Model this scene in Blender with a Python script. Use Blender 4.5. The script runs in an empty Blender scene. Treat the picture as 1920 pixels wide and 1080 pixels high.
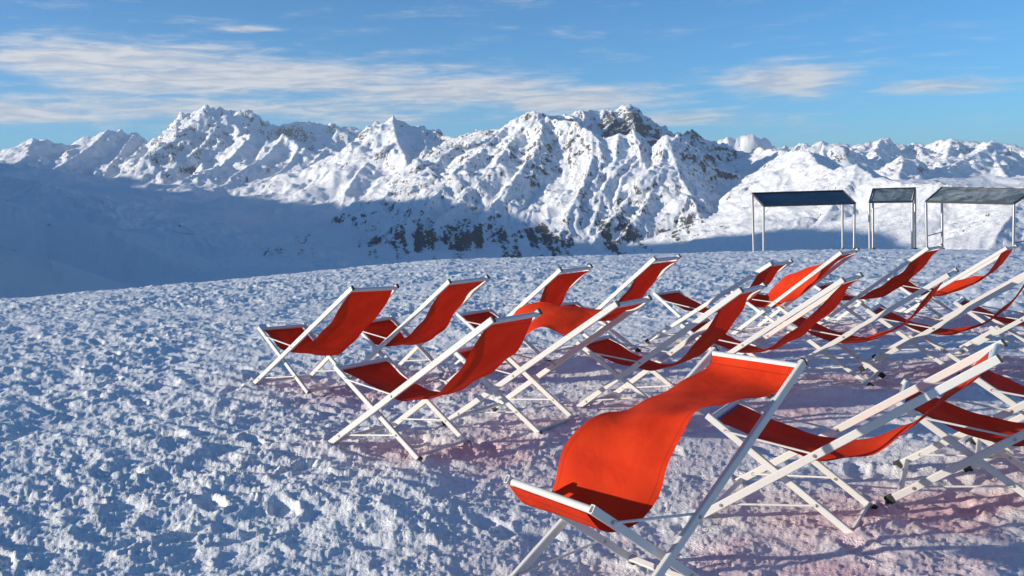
import bpy, bmesh, math, random
import numpy as np
from mathutils import Matrix, Vector
random.seed(4)
SC = bpy.context.scene
COL = SC.collection

# ------------------------------------------------------------------ camera, sky, sun, exposure
FPX, PPX, PPY = 1754.98, 874.28, 496.30          # focal length and principal point for a 1920 px wide frame
PITCH, ROLL, EYE = 0.0718, -0.0245, 1.527
_c, _s = math.cos(PITCH), math.sin(PITCH)
_cr, _sr = math.cos(ROLL), math.sin(ROLL)
RC = np.array([[_cr, -_sr, 0], [_sr, _cr, 0], [0, 0, 1]]) @ np.array([[1, 0, 0], [0, -_s, -_c], [0, _c, -_s]])
cam_d = bpy.data.cameras.new('camera')
cam = bpy.data.objects.new('camera', cam_d)
COL.objects.link(cam)
cam_d.sensor_width = 36.0
cam_d.lens = FPX / 1920 * 36
cam_d.shift_x = (960 - PPX) / 1920
cam_d.shift_y = -(540 - PPY) / 1920
cam_d.clip_start = 0.05
cam_d.clip_end = 60000
M = Matrix.Identity(4)
for i in range(3):
    M[i][0] = RC[0][i]; M[i][1] = -RC[1][i]; M[i][2] = -RC[2][i]
M[2][3] = EYE
cam.matrix_world = M
SC.camera = cam

HAZE = 3.8e-5
SUN_TRAVEL = math.radians(10)      # the light travels towards this azimuth (from +x towards +y)
SUN_EL = math.radians(11)
sd = bpy.data.lights.new('sun', 'SUN')
sd.energy = 5.0
sd.angle = math.radians(0.55)
sd.color = (1.0, 0.90, 0.745)
sun = bpy.data.objects.new('sun', sd)
COL.objects.link(sun)
trav = Vector((math.cos(SUN_TRAVEL) * math.cos(SUN_EL), math.sin(SUN_TRAVEL) * math.cos(SUN_EL), -math.sin(SUN_EL)))
sun.rotation_euler = trav.to_track_quat('-Z', 'Y').to_euler()

W = bpy.data.worlds.new('World'); SC.world = W; W.use_nodes = True
nt = W.node_tree; nt.nodes.clear()
def N(nt, t, **k):
    n = nt.nodes.new(t)
    for a, b in k.items(): setattr(n, a, b)
    return n
def mth(nt, op, a, b=None, clamp=False):
    n = N(nt, 'ShaderNodeMath', operation=op); n.use_clamp = clamp
    for i, v in enumerate((a, b)):
        if v is None: continue
        if isinstance(v, (int, float)): n.inputs[i].default_value = v
        else: nt.links.new(v, n.inputs[i])
    return n.outputs[0]
def mrange(nt, v, a, b, c=0., d=1., smooth=True):
    n = N(nt, 'ShaderNodeMapRange'); n.interpolation_type = 'SMOOTHSTEP' if smooth else 'LINEAR'
    nt.links.new(v, n.inputs[0])
    for i, x in enumerate((a, b, c, d)): n.inputs[1 + i].default_value = x
    return n.outputs[0]
def mixc(nt, f, a, b, mode='MIX'):
    n = N(nt, 'ShaderNodeMix', data_type='RGBA', blend_type=mode)
    for i, v in ((0, f), (6, a), (7, b)):
        if isinstance(v, (int, float)): n.inputs[i].default_value = v
        elif isinstance(v, tuple): n.inputs[i].default_value = (*v, 1)
        else: nt.links.new(v, n.inputs[i])
    return n.outputs[2]
def noise(nt, vec, scale, detail=4, rough=.55, dist=0., out=0):
    n = N(nt, 'ShaderNodeTexNoise')
    n.inputs['Scale'].default_value = scale; n.inputs['Detail'].default_value = detail
    n.inputs['Roughness'].default_value = rough; n.inputs['Distortion'].default_value = dist
    if vec is not None: nt.links.new(vec, n.inputs['Vector'])
    return n.outputs[out]
sky = N(nt, 'ShaderNodeTexSky', sky_type='NISHITA')
sky.sun_disc = False
sky.sun_elevation = SUN_EL
sky.sun_rotation = math.radians(270) - SUN_TRAVEL       # where the light comes from
sky.altitude = 2300; sky.air_density = 1.0; sky.dust_density = 0.3; sky.ozone_density = 3.0
tc = N(nt, 'ShaderNodeTexCoord')
sep = N(nt, 'ShaderNodeSeparateXYZ'); nt.links.new(tc.outputs['Generated'], sep.inputs[0])
# cirrus banks: streaky noise laid along the horizon, gathered in banks (azimuth, elevation, spread, spread, strength in degrees)
azd = mth(nt, 'MULTIPLY', mth(nt, 'ARCTAN2', sep.outputs[0], sep.outputs[1]), 57.29578)
eld = mth(nt, 'MULTIPLY', mth(nt, 'ARCSINE', sep.outputs[2]), 57.29578)
cmb = N(nt, 'ShaderNodeCombineXYZ'); nt.links.new(azd, cmb.inputs[0]); nt.links.new(eld, cmb.inputs[1])
def streak(sx, sy, rot, loc, det, rough, dist):
    m_ = N(nt, 'ShaderNodeMapping'); nt.links.new(cmb.outputs[0], m_.inputs[0])
    m_.inputs['Rotation'].default_value = (0, 0, math.radians(rot)); m_.inputs['Scale'].default_value = (sx, sy, 1)
    m_.inputs['Location'].default_value = (*loc, 0)
    return noise(nt, m_.outputs[0], 1.0, det, rough, dist)
n1 = streak(.13, .95, 0.8, (3.1, 1.7), 8, .58, .35)
n3 = streak(.34, 2.7, 1.5, (8.0, 2.2), 7, .62, .5)
n4 = streak(1.1, 6.0, 2.5, (1.0, 5.2), 6, .65, .6)
nn_ = mth(nt, 'ADD', mth(nt, 'ADD', mth(nt, 'MULTIPLY', n1, .50), mth(nt, 'MULTIPLY', n3, .34)), mth(nt, 'MULTIPLY', n4, .16))
cov = None
for a0, e0, sa, se, w_ in [(-21, 8.2, 10, 1.1, 1.0), (-13, 7.3, 12, 1.25, 1.0), (-1, 6.5, 8, 1.0, .92), (7, 5.6, 6, .9, .95), (-14, 5.6, 14, .9, .75), (19.0, 6.3, 3.8, .85, .95), (26.5, 5.4, 3.0, .45, .8),
                           (-27, 5.2, 8, .75, .95), (-6, 4.9, 5, .5, .6), (13, 4.4, 5, .5, .6), (-48, 7.5, 14, 1.8, .9), (60, 7, 16, 1.2, .6), (120, 8, 25, 1.6, .7), (-120, 8, 25, 1.6, .7), (-12.5, 10.1, 1.6, .18, .9)]:
    dx_ = mth(nt, 'DIVIDE', mth(nt, 'SUBTRACT', azd, float(a0)), float(sa)); dy_ = mth(nt, 'DIVIDE', mth(nt, 'SUBTRACT', eld, float(e0)), float(se))
    g_ = mth(nt, 'MULTIPLY', mth(nt, 'EXPONENT', mth(nt, 'MULTIPLY', mth(nt, 'ADD', mth(nt, 'MULTIPLY', dx_, dx_), mth(nt, 'MULTIPLY', dy_, dy_)), -1.0)), w_)
    cov = g_ if cov is None else mth(nt, 'MAXIMUM', cov, g_)
cl = mth(nt, 'ADD', nn_, mth(nt, 'MULTIPLY', cov, .38))
cl = mrange(nt, cl, .50, .86)
cl = mth(nt, 'MULTIPLY', cl, .9)
ccol = mixc(nt, mrange(nt, n3, .38, .62), (3.9, 4.3, 5.1), (5.8, 5.8, 5.9))
skyt = mixc(nt, 1.0, sky.outputs[0], (0.55, 1.08, 1.34), 'MULTIPLY')
skyc = mixc(nt, cl, skyt, ccol)
bg = N(nt, 'ShaderNodeBackground'); bg.inputs[1].default_value = 0.102
nt.links.new(skyc, bg.inputs[0])
wo = N(nt, 'ShaderNodeOutputWorld'); nt.links.new(bg.outputs[0], wo.inputs[0])

SC.view_settings.view_transform = 'Standard'; SC.view_settings.look = 'None'
SC.view_settings.exposure = 0.38; SC.view_settings.gamma = 1.0
SC.view_settings.use_curve_mapping = False
SC.cycles.transparent_max_bounces = 8

# ------------------------------------------------------------------ helpers
def ray(u, v, D):
    """point of the place seen at photograph pixel (u, v) at horizontal distance D"""
    d = RC.T @ np.array([(u - PPX) / FPX, (v - PPY) / FPX, 1.0])
    d = d / math.hypot(d[0], d[1])
    return np.array([0, 0, EYE]) + d * D
def mat(name):
    m = bpy.data.materials.new(name); m.use_nodes = True
    b = m.node_tree.nodes['Principled BSDF']
    return m, m.node_tree, b
def link(name, me, m, parent=None, **props):
    o = bpy.data.objects.new(name, me)
    if m is not None and len(me.materials) == 0: me.materials.append(m)
    COL.objects.link(o)
    if parent is not None: o.parent = parent
    for k, v in props.items(): o[k] = v
    return o
def from_bm(bm, name, m, smooth=False):
    me = bpy.data.meshes.new(name)
    bmesh.ops.recalc_face_normals(bm, faces=bm.faces)
    bm.to_mesh(me); bm.free()
    if m is not None: me.materials.append(m)
    if smooth:
        me.polygons.foreach_set('use_smooth', [True] * len(me.polygons))
        me.set_sharp_from_angle(angle=math.radians(40))
    return me
def bar(bm, a, b, w, h, up=(0, 0, 1), bev=.0, hollow=False):
    """rectangular bar from a to b: w across, h along 'up'"""
    a, b = Vector(a), Vector(b); d = (b - a).normalized()
    u = Vector(up); u = (u - d * u.dot(d)).normalized(); s = d.cross(u)
    def ring(p, kw, kh):
        if bev <= 0: c = [(-1, -1), (1, -1), (1, 1), (-1, 1)]; return [bm.verts.new(p + s * x * kw / 2 + u * y * kh / 2) for x, y in c]
        c = []
        for sx, sy in ((-1, -1), (1, -1), (1, 1), (-1, 1)):
            p1 = (sx * (kw / 2 - bev), sy * kh / 2); p2 = (sx * kw / 2, sy * (kh / 2 - bev))
            c += [p1, p2] if sx * sy < 0 else [p2, p1]
        return [bm.verts.new(p + s * x + u * y) for x, y in c]
    r0, r1 = ring(a, w, h), ring(b, w, h); n = len(r0)
    for i in range(n): bm.faces.new((r0[i], r0[(i + 1) % n], r1[(i + 1) % n], r1[i]))
    bm.faces.new(r0[::-1])
    if hollow:       # open tube end with a wall thickness
        t = .0035
        s1 = ring(b, w - 2 * t, h - 2 * t); s2 = ring(b - d * .03, w - 2 * t, h - 2 * t)
        for i in range(n):
            j = (i + 1) % n
            bm.faces.new((r1[i], r1[j], s1[j], s1[i])); bm.faces.new((s1[i], s1[j], s2[j], s2[i]))
        bm.faces.new(s2)
    else: bm.faces.new(r1)
def rod(bm, pts, r, seg=10):
    pts = [Vector(p) for p in pts]; rings = []
    for i, p in enumerate(pts):
        d = (pts[min(i + 1, len(pts) - 1)] - pts[max(i - 1, 0)]).normalized()
        u = d.orthogonal().normalized() if i == 0 else (u - d * u.dot(d)).normalized()
        s = d.cross(u)
        rings.append([bm.verts.new(p + (u * math.cos(t) + s * math.sin(t)) * r) for t in [2 * math.pi * k / seg for k in range(seg)]])
    for a, b in zip(rings, rings[1:]):
        for k in range(seg): bm.faces.new((a[k], a[(k + 1) % seg], b[(k + 1) % seg], b[k]))
    bm.faces.new(rings[0][::-1]); bm.faces.new(rings[-1])

# value-gradient noise for numpy height fields
_rs = np.random.RandomState(11)
_P = _rs.permutation(4096); _GA = _rs.rand(4096) * 2 * np.pi
_GX, _GY = np.cos(_GA).astype(np.float32), np.sin(_GA).astype(np.float32)
def hsh(ix, iy): return _P[(_P[ix & 4095] + iy) & 4095]
def perlin(x, y):
    x0 = np.floor(x).astype(np.int64); y0 = np.floor(y).astype(np.int64)
    fx = (x - x0).astype(np.float32); fy = (y - y0).astype(np.float32)
    u = fx * fx * fx * (fx * (fx * 6 - 15) + 10); v = fy * fy * fy * (fy * (fy * 6 - 15) + 10)
    def g(i, j):
        h = hsh(x0 + i, y0 + j); return _GX[h] * (fx - i) + _GY[h] * (fy - j)
    a = g(0, 0); b = g(1, 0); c = g(0, 1); d = g(1, 1)
    return (a + (b - a) * u + (c - a) * v + (a - b - c + d) * u * v) * 1.5
def fbm(x, y, o, gain=.5, lac=2.03):
    r = 0; a = 1.
    for i in range(o):
        r = r + a * perlin(x + 17.3 * i, y - 9.1 * i); x = x * lac; y = y * lac; a *= gain
    return r
def ridged(x, y, o, gain=.5, lac=2.07):
    r = 0; a = 1.; w = 1.
    for i in range(o):
        n = 1 - np.abs(perlin(x + 31.7 * i, y + 5.3 * i)); n = n * n * w
        w = np.clip(n * 1.6, 0, 1); r = r + a * n; x = x * lac; y = y * lac; a *= gain
    return r
def clods(x, y, seed, dens=.6, rmin=.15, rmax=.5):
    """rounded lumps scattered on a jittered grid; returns 0..1 height"""
    x0 = np.floor(x).astype(np.int64); y0 = np.floor(y).astype(np.int64); h = np.zeros(x.shape, np.float32)
    for i in (-1, 0, 1):
        for j in (-1, 0, 1):
            k = hsh(x0 + i + seed, y0 + j); k2 = hsh(x0 + i + seed * 3 + 7, y0 + j + 91); k3 = hsh(x0 + i + seed * 5 + 1, y0 + j + 37)
            px = x0 + i + k / 4096.; py = y0 + j + k2 / 4096.
            r = np.where(k3 / 4096. < dens, rmin + (rmax - rmin) * (k3 / 4096. / dens) ** 2, 1e-4)
            d2 = ((x - px) ** 2 + (y - py) ** 2) / (r * r)
            h = np.maximum(h, np.sqrt(np.clip(1 - d2, 0, 1)) * r)
    return h
def grid_mesh(name, X, Y, Z, m, wrap=True, **props):
    nr, na = X.shape
    me = bpy.data.meshes.new(name)
    co = np.stack([X, Y, Z], -1).reshape(-1, 3).astype(np.float32)
    i = np.arange(nr - 1)[:, None]; ja = np.arange(na if wrap else na - 1)[None, :]; jb = (ja + 1) % na
    q = np.stack([i * na + ja, i * na + jb, (i + 1) * na + jb, (i + 1) * na + ja], -1).reshape(-1, 4).astype(np.int32)
    me.vertices.add(len(co)); me.vertices.foreach_set('co', co.ravel())
    me.loops.add(q.size); me.loops.foreach_set('vertex_index', q.ravel())
    me.polygons.add(len(q)); me.polygons.foreach_set('loop_start', np.arange(0, q.size, 4, dtype=np.int32))
    me.polygons.foreach_set('use_smooth', np.ones(len(q), bool))
    me.update(calc_edges=True)
    me.materials.append(m)
    o = bpy.data.objects.new(name, me); COL.objects.link(o)
    for k, v in props.items(): o[k] = v
    return o, co

# ------------------------------------------------------------------ materials
def snow_material():
    m, t, b = mat('trampled_snow')
    tc = N(t, 'ShaderNodeTexCoord').outputs['Object']
    n = noise(t, tc, 1.3, 5, .6)
    c = mixc(t, n, (.82, .84, .86), (.90, .895, .885))
    pink = N(t, 'ShaderNodeAttribute', attribute_name='canvas_light_tint').outputs['Fac']
    c = mixc(t, mth(t, 'MULTIPLY', pink, mrange(t, noise(t, tc, 1.7, 5, .6), .35, .62)), c, (.80, .53, .58))  # pink glow from the canvas, put into the snow colour
    t.links.new(c, b.inputs['Base Color'])
    b.inputs['Roughness'].default_value = .55
    b.inputs['Specular IOR Level'].default_value = .35
    b1 = N(t, 'ShaderNodeBump'); b1.inputs['Strength'].default_value = .85; b1.inputs['Distance'].default_value = .018
    vo = N(t, 'ShaderNodeTexVoronoi'); vo.inputs['Scale'].default_value = 62; vo.inputs['Randomness'].default_value = 1
    t.links.new(tc, vo.inputs['Vector'])
    crumbs = mrange(t, vo.outputs['Distance'], .0, .5, 1., 0., False)
    hgt = mth(t, 'ADD', noise(t, tc, 34, 8, .72), mth(t, 'MULTIPLY', mth(t, 'MULTIPLY', crumbs, mrange(t, noise(t, tc, 7, 3), .42, .6)), .35))
    t.links.new(hgt, b1.inputs['Height'])
    t.links.new(b1.outputs[0], b.inputs['Normal'])
    return m
def mountain_material():
    m, t, b = mat('mountain_snow_and_rock')
    g = N(t, 'ShaderNodeNewGeometry'); pos = g.outputs['Position']
    s = N(t, 'ShaderNodeSeparateXYZ'); t.links.new(g.outputs['Normal'], s.inputs[0])
    sp = N(t, 'ShaderNodeSeparateXYZ'); t.links.new(pos, sp.inputs[0])
    at = N(t, 'ShaderNodeAttribute', attribute_name='rock').outputs['Fac']
    mp = N(t, 'ShaderNodeMapping'); t.links.new(pos, mp.inputs[0]); mp.inputs['Scale'].default_value = (1, .6, .8)
    f1 = noise(t, mp.outputs[0], .011, 9, .68)
    f2 = noise(t, mp.outputs[0], .075, 8, .78)
    # steep ground sheds its snow; the rock bias is stored per vertex
    v = mth(t, 'ADD', mth(t, 'MULTIPLY', f1, .7), mth(t, 'MULTIPLY', f2, 1.25))
    v = mth(t, 'ADD', v, mth(t, 'MULTIPLY', mth(t, 'SUBTRACT', .80, s.outputs[2]), .75))
    v = mth(t, 'ADD', v, mth(t, 'MULTIPLY', at, .42))
    rock = mrange(t, v, 1.18, 1.25)
    sp_ = mrange(t, noise(t, pos, .021, 7, .72), .655, .70)
    rock = mth(t, 'MAXIMUM', rock, mth(t, 'MULTIPLY', sp_, .75))
    rc = mixc(t, f2, (.035, .037, .042), (.15, .15, .152))
    col = mixc(t, rock, (.92, .93, .95), rc)
    t.links.new(col, b.inputs['Base Color'])
    b.inputs['Roughness'].default_value = .8; b.inputs['Specular IOR Level'].default_value = .1
    bp = N(t, 'ShaderNodeBump'); bp.inputs['Strength'].default_value = .8; bp.inputs['Distance'].default_value = 9.0
    t.links.new(mth(t, 'ADD', f2, mth(t, 'MULTIPLY', rock, .25)), bp.inputs['Height'])
    t.links.new(bp.outputs[0], b.inputs['Normal'])
    return m
def metal_paint(name, col, rough=.38, grime=.5):
    m, t, b = mat(name)
    tc = N(t, 'ShaderNodeTexCoord').outputs['Object']
    n = noise(t, tc, 22, 6, .7)
    r = mrange(t, n, .63, .72)
    n2 = noise(t, tc, 6, 4, .6)
    c = mixc(t, n2, col, tuple(x * .90 for x in col))
    c = mixc(t, mth(t, 'MULTIPLY', r, grime), c, (.30, .22, .13))
    t.links.new(c, b.inputs['Base Color']); b.inputs['Roughness'].default_value = rough
    bp = N(t, 'ShaderNodeBump'); bp.inputs['Strength'].default_value = .15; bp.inputs['Distance'].default_value = .002
    t.links.new(n, bp.inputs['Height']); t.links.new(bp.outputs[0], b.inputs['Normal'])
    return m
def plain(name, col, rough=.5, metal=0., spec=.5):
    m, t, b = mat(name)
    tc = N(t, 'ShaderNodeTexCoord').outputs['Object']
    c = mixc(t, noise(t, tc, 30, 4, .6), tuple(x * .8 for x in col), tuple(min(1, x * 1.15) for x in col))
    t.links.new(c, b.inputs['Base Color']); b.inputs['Roughness'].default_value = rough
    b.inputs['Metallic'].default_value = metal; b.inputs['Specular IOR Level'].default_value = spec
    return m
def fabric_material(name, stripes=False):
    m, t, b = mat(name)
    uv = N(t, 'ShaderNodeUVMap', uv_map='UVMap').outputs[0]
    su = N(t, 'ShaderNodeSeparateXYZ'); t.links.new(uv, su.inputs[0])
    mp = N(t, 'ShaderNodeMapping'); t.links.new(uv, mp.inputs[0]); mp.inputs['Scale'].default_value = (.45, 1.4, 1)
    w = noise(t, mp.outputs[0], 900, 2, .5)
    blot = noise(t, mp.outputs[0], 5, 4, .6)
    c = mixc(t, mrange(t, blot, .3, .7), (.74, .040, .010), (.86, .062, .013))
    c = mixc(t, mth(t, 'MULTIPLY', w, .25), c, (.60, .03, .01))
    su_ = su.outputs[0]; eu = mth(t, 'MINIMUM', su_, mth(t, 'SUBTRACT', 1.0, su_))
    seam = mth(t, 'MULTIPLY', mth(t, 'LESS_THAN', eu, .052), mth(t, 'GREATER_THAN', eu, .044))
    ev = mth(t, 'MINIMUM', su.outputs[1], mth(t, 'SUBTRACT', 1.0, su.outputs[1]))
    seam2 = mth(t, 'MULTIPLY', mth(t, 'LESS_THAN', ev, .036), mth(t, 'GREATER_THAN', ev, .032))
    c = mixc(t, mth(t, 'MULTIPLY', mth(t, 'MAXIMUM', seam, seam2), .6), c, (.40, .02, .008))
    grime = mrange(t, noise(t, mp.outputs[0], 2.6, 7, .7, 1.0), .58, .72)
    c = mixc(t, mth(t, 'MULTIPLY', grime, .35), c, (.45, .028, .012))
    if stripes:
        v = su.outputs[1]
        e = mth(t, 'MINIMUM', v, mth(t, 'SUBTRACT', 1.0, v))
        inband = mth(t, 'LESS_THAN', e, .034)
        sw = mth(t, 'FRACT', mth(t, 'MULTIPLY', e, 58.0))
        sc_ = mixc(t, mth(t, 'GREATER_THAN', sw, .55), (.70, .70, .72), (.10, .16, .34))
        c = mixc(t, inband, c, sc_)
    t.links.new(c, b.inputs['Base Color']); b.inputs['Roughness'].default_value = .85
    b.inputs['Specular IOR Level'].default_value = .15
    bp = N(t, 'ShaderNodeBump'); bp.inputs['Strength'].default_value = .25; bp.inputs['Distance'].default_value = .001
    t.links.new(w, bp.inputs['Height'])
    wr = noise(t, mp.outputs[0], 7, 3, .5, .8)
    bp2 = N(t, 'ShaderNodeBump'); bp2.inputs['Strength'].default_value = .35; bp2.inputs['Distance'].default_value = .02
    t.links.new(wr, bp2.inputs['Height']); t.links.new(bp.outputs[0], bp2.inputs['Normal'])
    t.links.new(bp2.outputs[0], b.inputs['Normal'])
    tr = N(t, 'ShaderNodeBsdfTranslucent'); t.links.new(mixc(t, 1.0, c, (.56, .22, .42), 'MULTIPLY'), tr.inputs[0])
    mx = N(t, 'ShaderNodeMixShader'); mx.inputs[0].default_value = .29
    t.links.new(b.outputs[0], mx.inputs[1]); t.links.new(tr.outputs[0], mx.inputs[2])
    out = [n for n in t.nodes if n.type == 'OUTPUT_MATERIAL'][0]
    t.links.new(mx.outputs[0], out.inputs[0])
    return m
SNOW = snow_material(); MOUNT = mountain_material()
WHITE = metal_paint('white_powder_coat', (.68, .665, .63))
CAP = plain('black_plastic', (.025, .025, .025), .5)
RUBBER = plain('dark_rubber', (.03, .032, .026), .8)
BOLT = plain('zinc_bolt', (.45, .42, .36), .4, .8)
FAB = fabric_material('red_canvas'); FABS = fabric_material('red_canvas_striped_hem', True)
STEEL = plain('brushed_steel', (.42, .40, .40), .35, .85)

# ------------------------------------------------------------------ chairs measured on the photograph: x, y, yaw, pitch, z, roll, recline
CH = {
'C1': [-1.095, 7.396, 2.379, -0.009, -0.006, 0.05, 0.007], 'C2': [-0.343, 7.79, 2.387, -0.015, -0.013, -0.0, -0.004],
'C3': [-0.151, 5.465, 2.474, 0.009, 0.005, 0.018, 0.007], 'C4': [0.576, 5.958, 2.512, 0.013, 0.012, 0.02, 0.004],
'C5': [0.583, 8.26, 2.415, -0.039, -0.003, 0.002, -0.011], 'C6': [1.467, 8.67, 2.428, -0.067, 0.021, 0.015, -0.015],
'C7': [1.476, 6.384, 2.508, -0.027, 0.002, 0.013, -0.002], 'C8': [2.513, 9.034, 2.404, 0.036, 0.006, 0.02, 0.007],
'C9': [3.54, 9.755, 2.394, -0.047, -0.013, -0.01, -0.006], 'C10': [2.326, 6.911, 2.487, 0.003, 0.014, 0.001, -0.006],
'C11': [4.51, 9.994, 2.387, -0.032, -0.006, -0.005, -0.011], 'C12': [3.161, 7.189, 2.54, 0.011, 0.019, -0.004, 0.003],
'C13': [5.532, 10.474, 2.406, 0.004, -0.025, 0.005, 0.001], 'C14': [3.979, 7.466, 2.556, 0.018, 0.024, -0.008, 0.002],
'C15': [1.837, 4.263, 2.584, 0.019, -0.049, 0.001, 0.002], 'C16': [2.815, 4.433, 2.643, 0.02, -0.021, -0.037, 0.007],
'C18': [4.867, 7.782, 2.542, 0.019, 0.022, 0.009, -0.0], 'C19': [3.389, 4.774, 2.619, 0.005, 0.016, -0.001, 0.002],
'C0': [0.815, 3.685, 3.781, 0.018, -0.038, -0.0, 0.013]}
A0X, A1X, A1Z, B1X, B1Z, B0X = .7166, -.5106, .8729, .6814, .4848, -.0184
UL, UU, UD, UE, WB, WA, WT = .4317, .1162, .0957, .7155, .4734, .60, .4693

# ------------------------------------------------------------------ snow plateau
def plateau_base(X, Y):
    r = np.hypot(X, Y); az = np.degrees(np.arctan2(X, Y))
    # how fast the ridge top falls away, by direction (the rim of the plateau in the photograph)
    azk = np.array([-180, -60, -40, -27, -22, -15, -8, -2, 5, 12, 17, 22, 27, 32, 60, 180.])
    kk = np.array([.004, .006, .0052, .00415, .0037, .0030, .0021, .00155, .0015, .0014, .00130, .00120, .00120, .0013, .003, .004])
    k = np.interp(az, azk, kk)
    r0 = 12.0
    d = np.clip(r - r0, 0, None)
    z = -k * d * d
    lin = np.clip(r - 60, 0, None)
    z = np.where(r > 60, -k * 48 ** 2 - 2 * k * 48 * lin - .0004 * lin ** 2, z)
    # the chairs stand a few centimetres higher or lower
    w = np.full(X.shape, 1.5, np.float64); s = np.zeros(X.shape)
    for c in CH.values():
        g_ = np.exp(-((X - c[0]) ** 2 + (Y - c[1]) ** 2) / .5); w += g_ * 4; s += g_ * 4 * c[4]
    return z + s / w
FEET = []
for c in CH.values():
    for px, sy in ((A0X, .29), (A0X, -.29), (B0X, .225), (B0X, -.225)):
        FEET.append((c[0] + math.cos(c[2]) * px - math.sin(c[2]) * sy, c[1] + math.sin(c[2]) * px + math.cos(c[2]) * sy))
def boots(x, y):
    """boot prints: sole-shaped dents with steep sides and a small pushed-up rim, turned every way"""
    out = np.zeros(x.shape, np.float32); g = 1.9
    x = x * g; y = y * g
    x0 = np.floor(x).astype(np.int64); y0 = np.floor(y).astype(np.int64)
    for i in (-1, 0, 1):
        for j in (-1, 0, 1):
            k = hsh(x0 + i + 501, y0 + j); k2 = hsh(x0 + i + 77, y0 + j + 13); k3 = hsh(x0 + i + 9, y0 + j + 211)
            dx = (x - x0 - i - k / 4096.) / g; dy = (y - y0 - j - k2 / 4096.) / g
            a = k3 / 4096. * 6.28; u = dx * np.cos(a) + dy * np.sin(a); v = -dx * np.sin(a) + dy * np.cos(a)
            d = np.sqrt((u / .145) ** 2 + (v / (.055 - .08 * u * (u < 0) * 0)) ** 2)
            s = np.clip((1.12 - d) / .3, 0, 1) - .35 * np.exp(-((d - 1.35) / .22) ** 2)
            out = np.where((k < 2300), out + s, out)
    return np.clip(out, -.6, 1.3)
def snow_height(X, Y):
    r = np.hypot(X, Y)
    z = plateau_base(X, Y)
    wx = X + .05 * perlin(X * 3.1, Y * 3.1); wy = Y + .05 * perlin(X * 3.1 + 40, Y * 3.1)
    # trampled strip between the chairs is flatter
    flat = np.exp(-(((X - 2.2) * .42 - (Y - 6.2) * .12) ** 2) - ((Y - 6.4) / 3.4) ** 2) * .55
    rough = 1 - flat
    rough = rough * (.8 + .5 * perlin(X * .35 + 5, Y * .35))
    pile = np.exp(-((X - 7.2) / 1.6) ** 2 - ((Y - 12.3) / 2.0) ** 2)
    h = .035 * fbm(wx * .8, wy * .8, 3) + .020 * fbm(wx * 2.4, wy * 2.4, 3, .55) * rough
    rx = wx * .87 - wy * .5; ry = wx * .5 + wy * .87
    h = h + rough * .019 * (ridged(rx * 3.0, ry * 4.8, 5, .52) - .8)
    # footprints: shallow dents
    qx = X + .006 * perlin(X * 45, Y * 45); qy = Y + .006 * perlin(X * 45 + 9, Y * 45)
    pit = clods(wx * 3.0 + 3, wy * 3.0, 5, .45, .15, .36)
    boot = boots(X + .012 * perlin(X * 12, Y * 12), Y + .012 * perlin(X * 12 + 3, Y * 12))
    nearl = np.clip(1.5 - r / 7, 0.25, 1)
    h = h - .045 * pit * np.clip(rough, .2, 1) * nearl - .030 * boot * np.clip(rough, .45, 1)
    gate = np.clip(.5 + 1.6 * fbm(wx * 1.7 + 8, wy * 1.7, 2), 0, 1)
    lump = clods(qx * 10, qy * 10, 9, .22, .06, .32); lump2 = clods(qx * 28, qy * 28, 21, .5, .10, .5); lump3 = clods(qx * 60, qy * 60, 33, .6, .2, .65)
    h = h + rough * (.042 * lump * gate + .026 * lump2 * (.15 + .85 * gate)) + .013 * lump3 * (.55 + .45 * rough)
    h = h + pile * (.12 * clods(wx * 2.6, wy * 2.6, 14, .8, .2, .6) + .08 * lump)
    h = h + np.clip(1.6 - r / 14, .25, 1) * (.35 + .65 * rough) * (.007 * fbm(wx * 15, wy * 15, 4, .6) + .004 * (ridged(qx * 9, qy * 9, 4, .6) - .9))
    for fx, fy in FEET:
        d2 = (X - fx) ** 2 + (Y - fy) ** 2; h = h + .022 * np.exp(-d2 / .004) * (1 + .8 * perlin(X * 30, Y * 30))
    far = np.clip((r - 9) / 9, 0, 1)
    h = h + far * (.010 * ridged(wx * 2.2, wy * 2.2, 4, .6) + .030 * lump2 + .05 * lump * gate + .022 * clods(qx * 12, qy * 12, 77, .5, .1, .5))
    return z + h
def az_grid(fine0, fine1, nf, nc):
    """azimuths (clockwise from +y) closed round the circle, dense inside the view"""
    f = np.linspace(fine0, fine1, nf, endpoint=False)
    c = fine1 + (360 - (fine1 - fine0)) * (np.linspace(0, 1, nc, endpoint=False))
    return np.radians(np.concatenate([f, c]))
az = az_grid(-31, 38, 900, 80)
rr = np.concatenate([[.02, .4, .8, 1.1], np.exp(np.linspace(math.log(1.35), math.log(15), 520)), np.exp(np.linspace(math.log(15.08), math.log(46), 150)), np.exp(np.linspace(math.log(52), math.log(420), 30))])
R_, A_ = np.meshgrid(rr, az, indexing='ij')
X = R_ * np.sin(A_); Y = R_ * np.cos(A_)
Z = snow_height(X, Y)
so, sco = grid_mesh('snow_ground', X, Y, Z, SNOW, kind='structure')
# pink light through the red canvas, painted into the snow colour round the chairs
tint = np.zeros(len(sco))
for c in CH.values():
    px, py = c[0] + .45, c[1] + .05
    tint = np.maximum(tint, np.exp(-((sco[:, 0] - px) / 1.0) ** 2 - ((sco[:, 1] - py) / .62) ** 2))
so.data.attributes.new('canvas_light_tint', 'FLOAT', 'POINT').data.foreach_set('value', (tint * .9).astype(np.float32))

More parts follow.
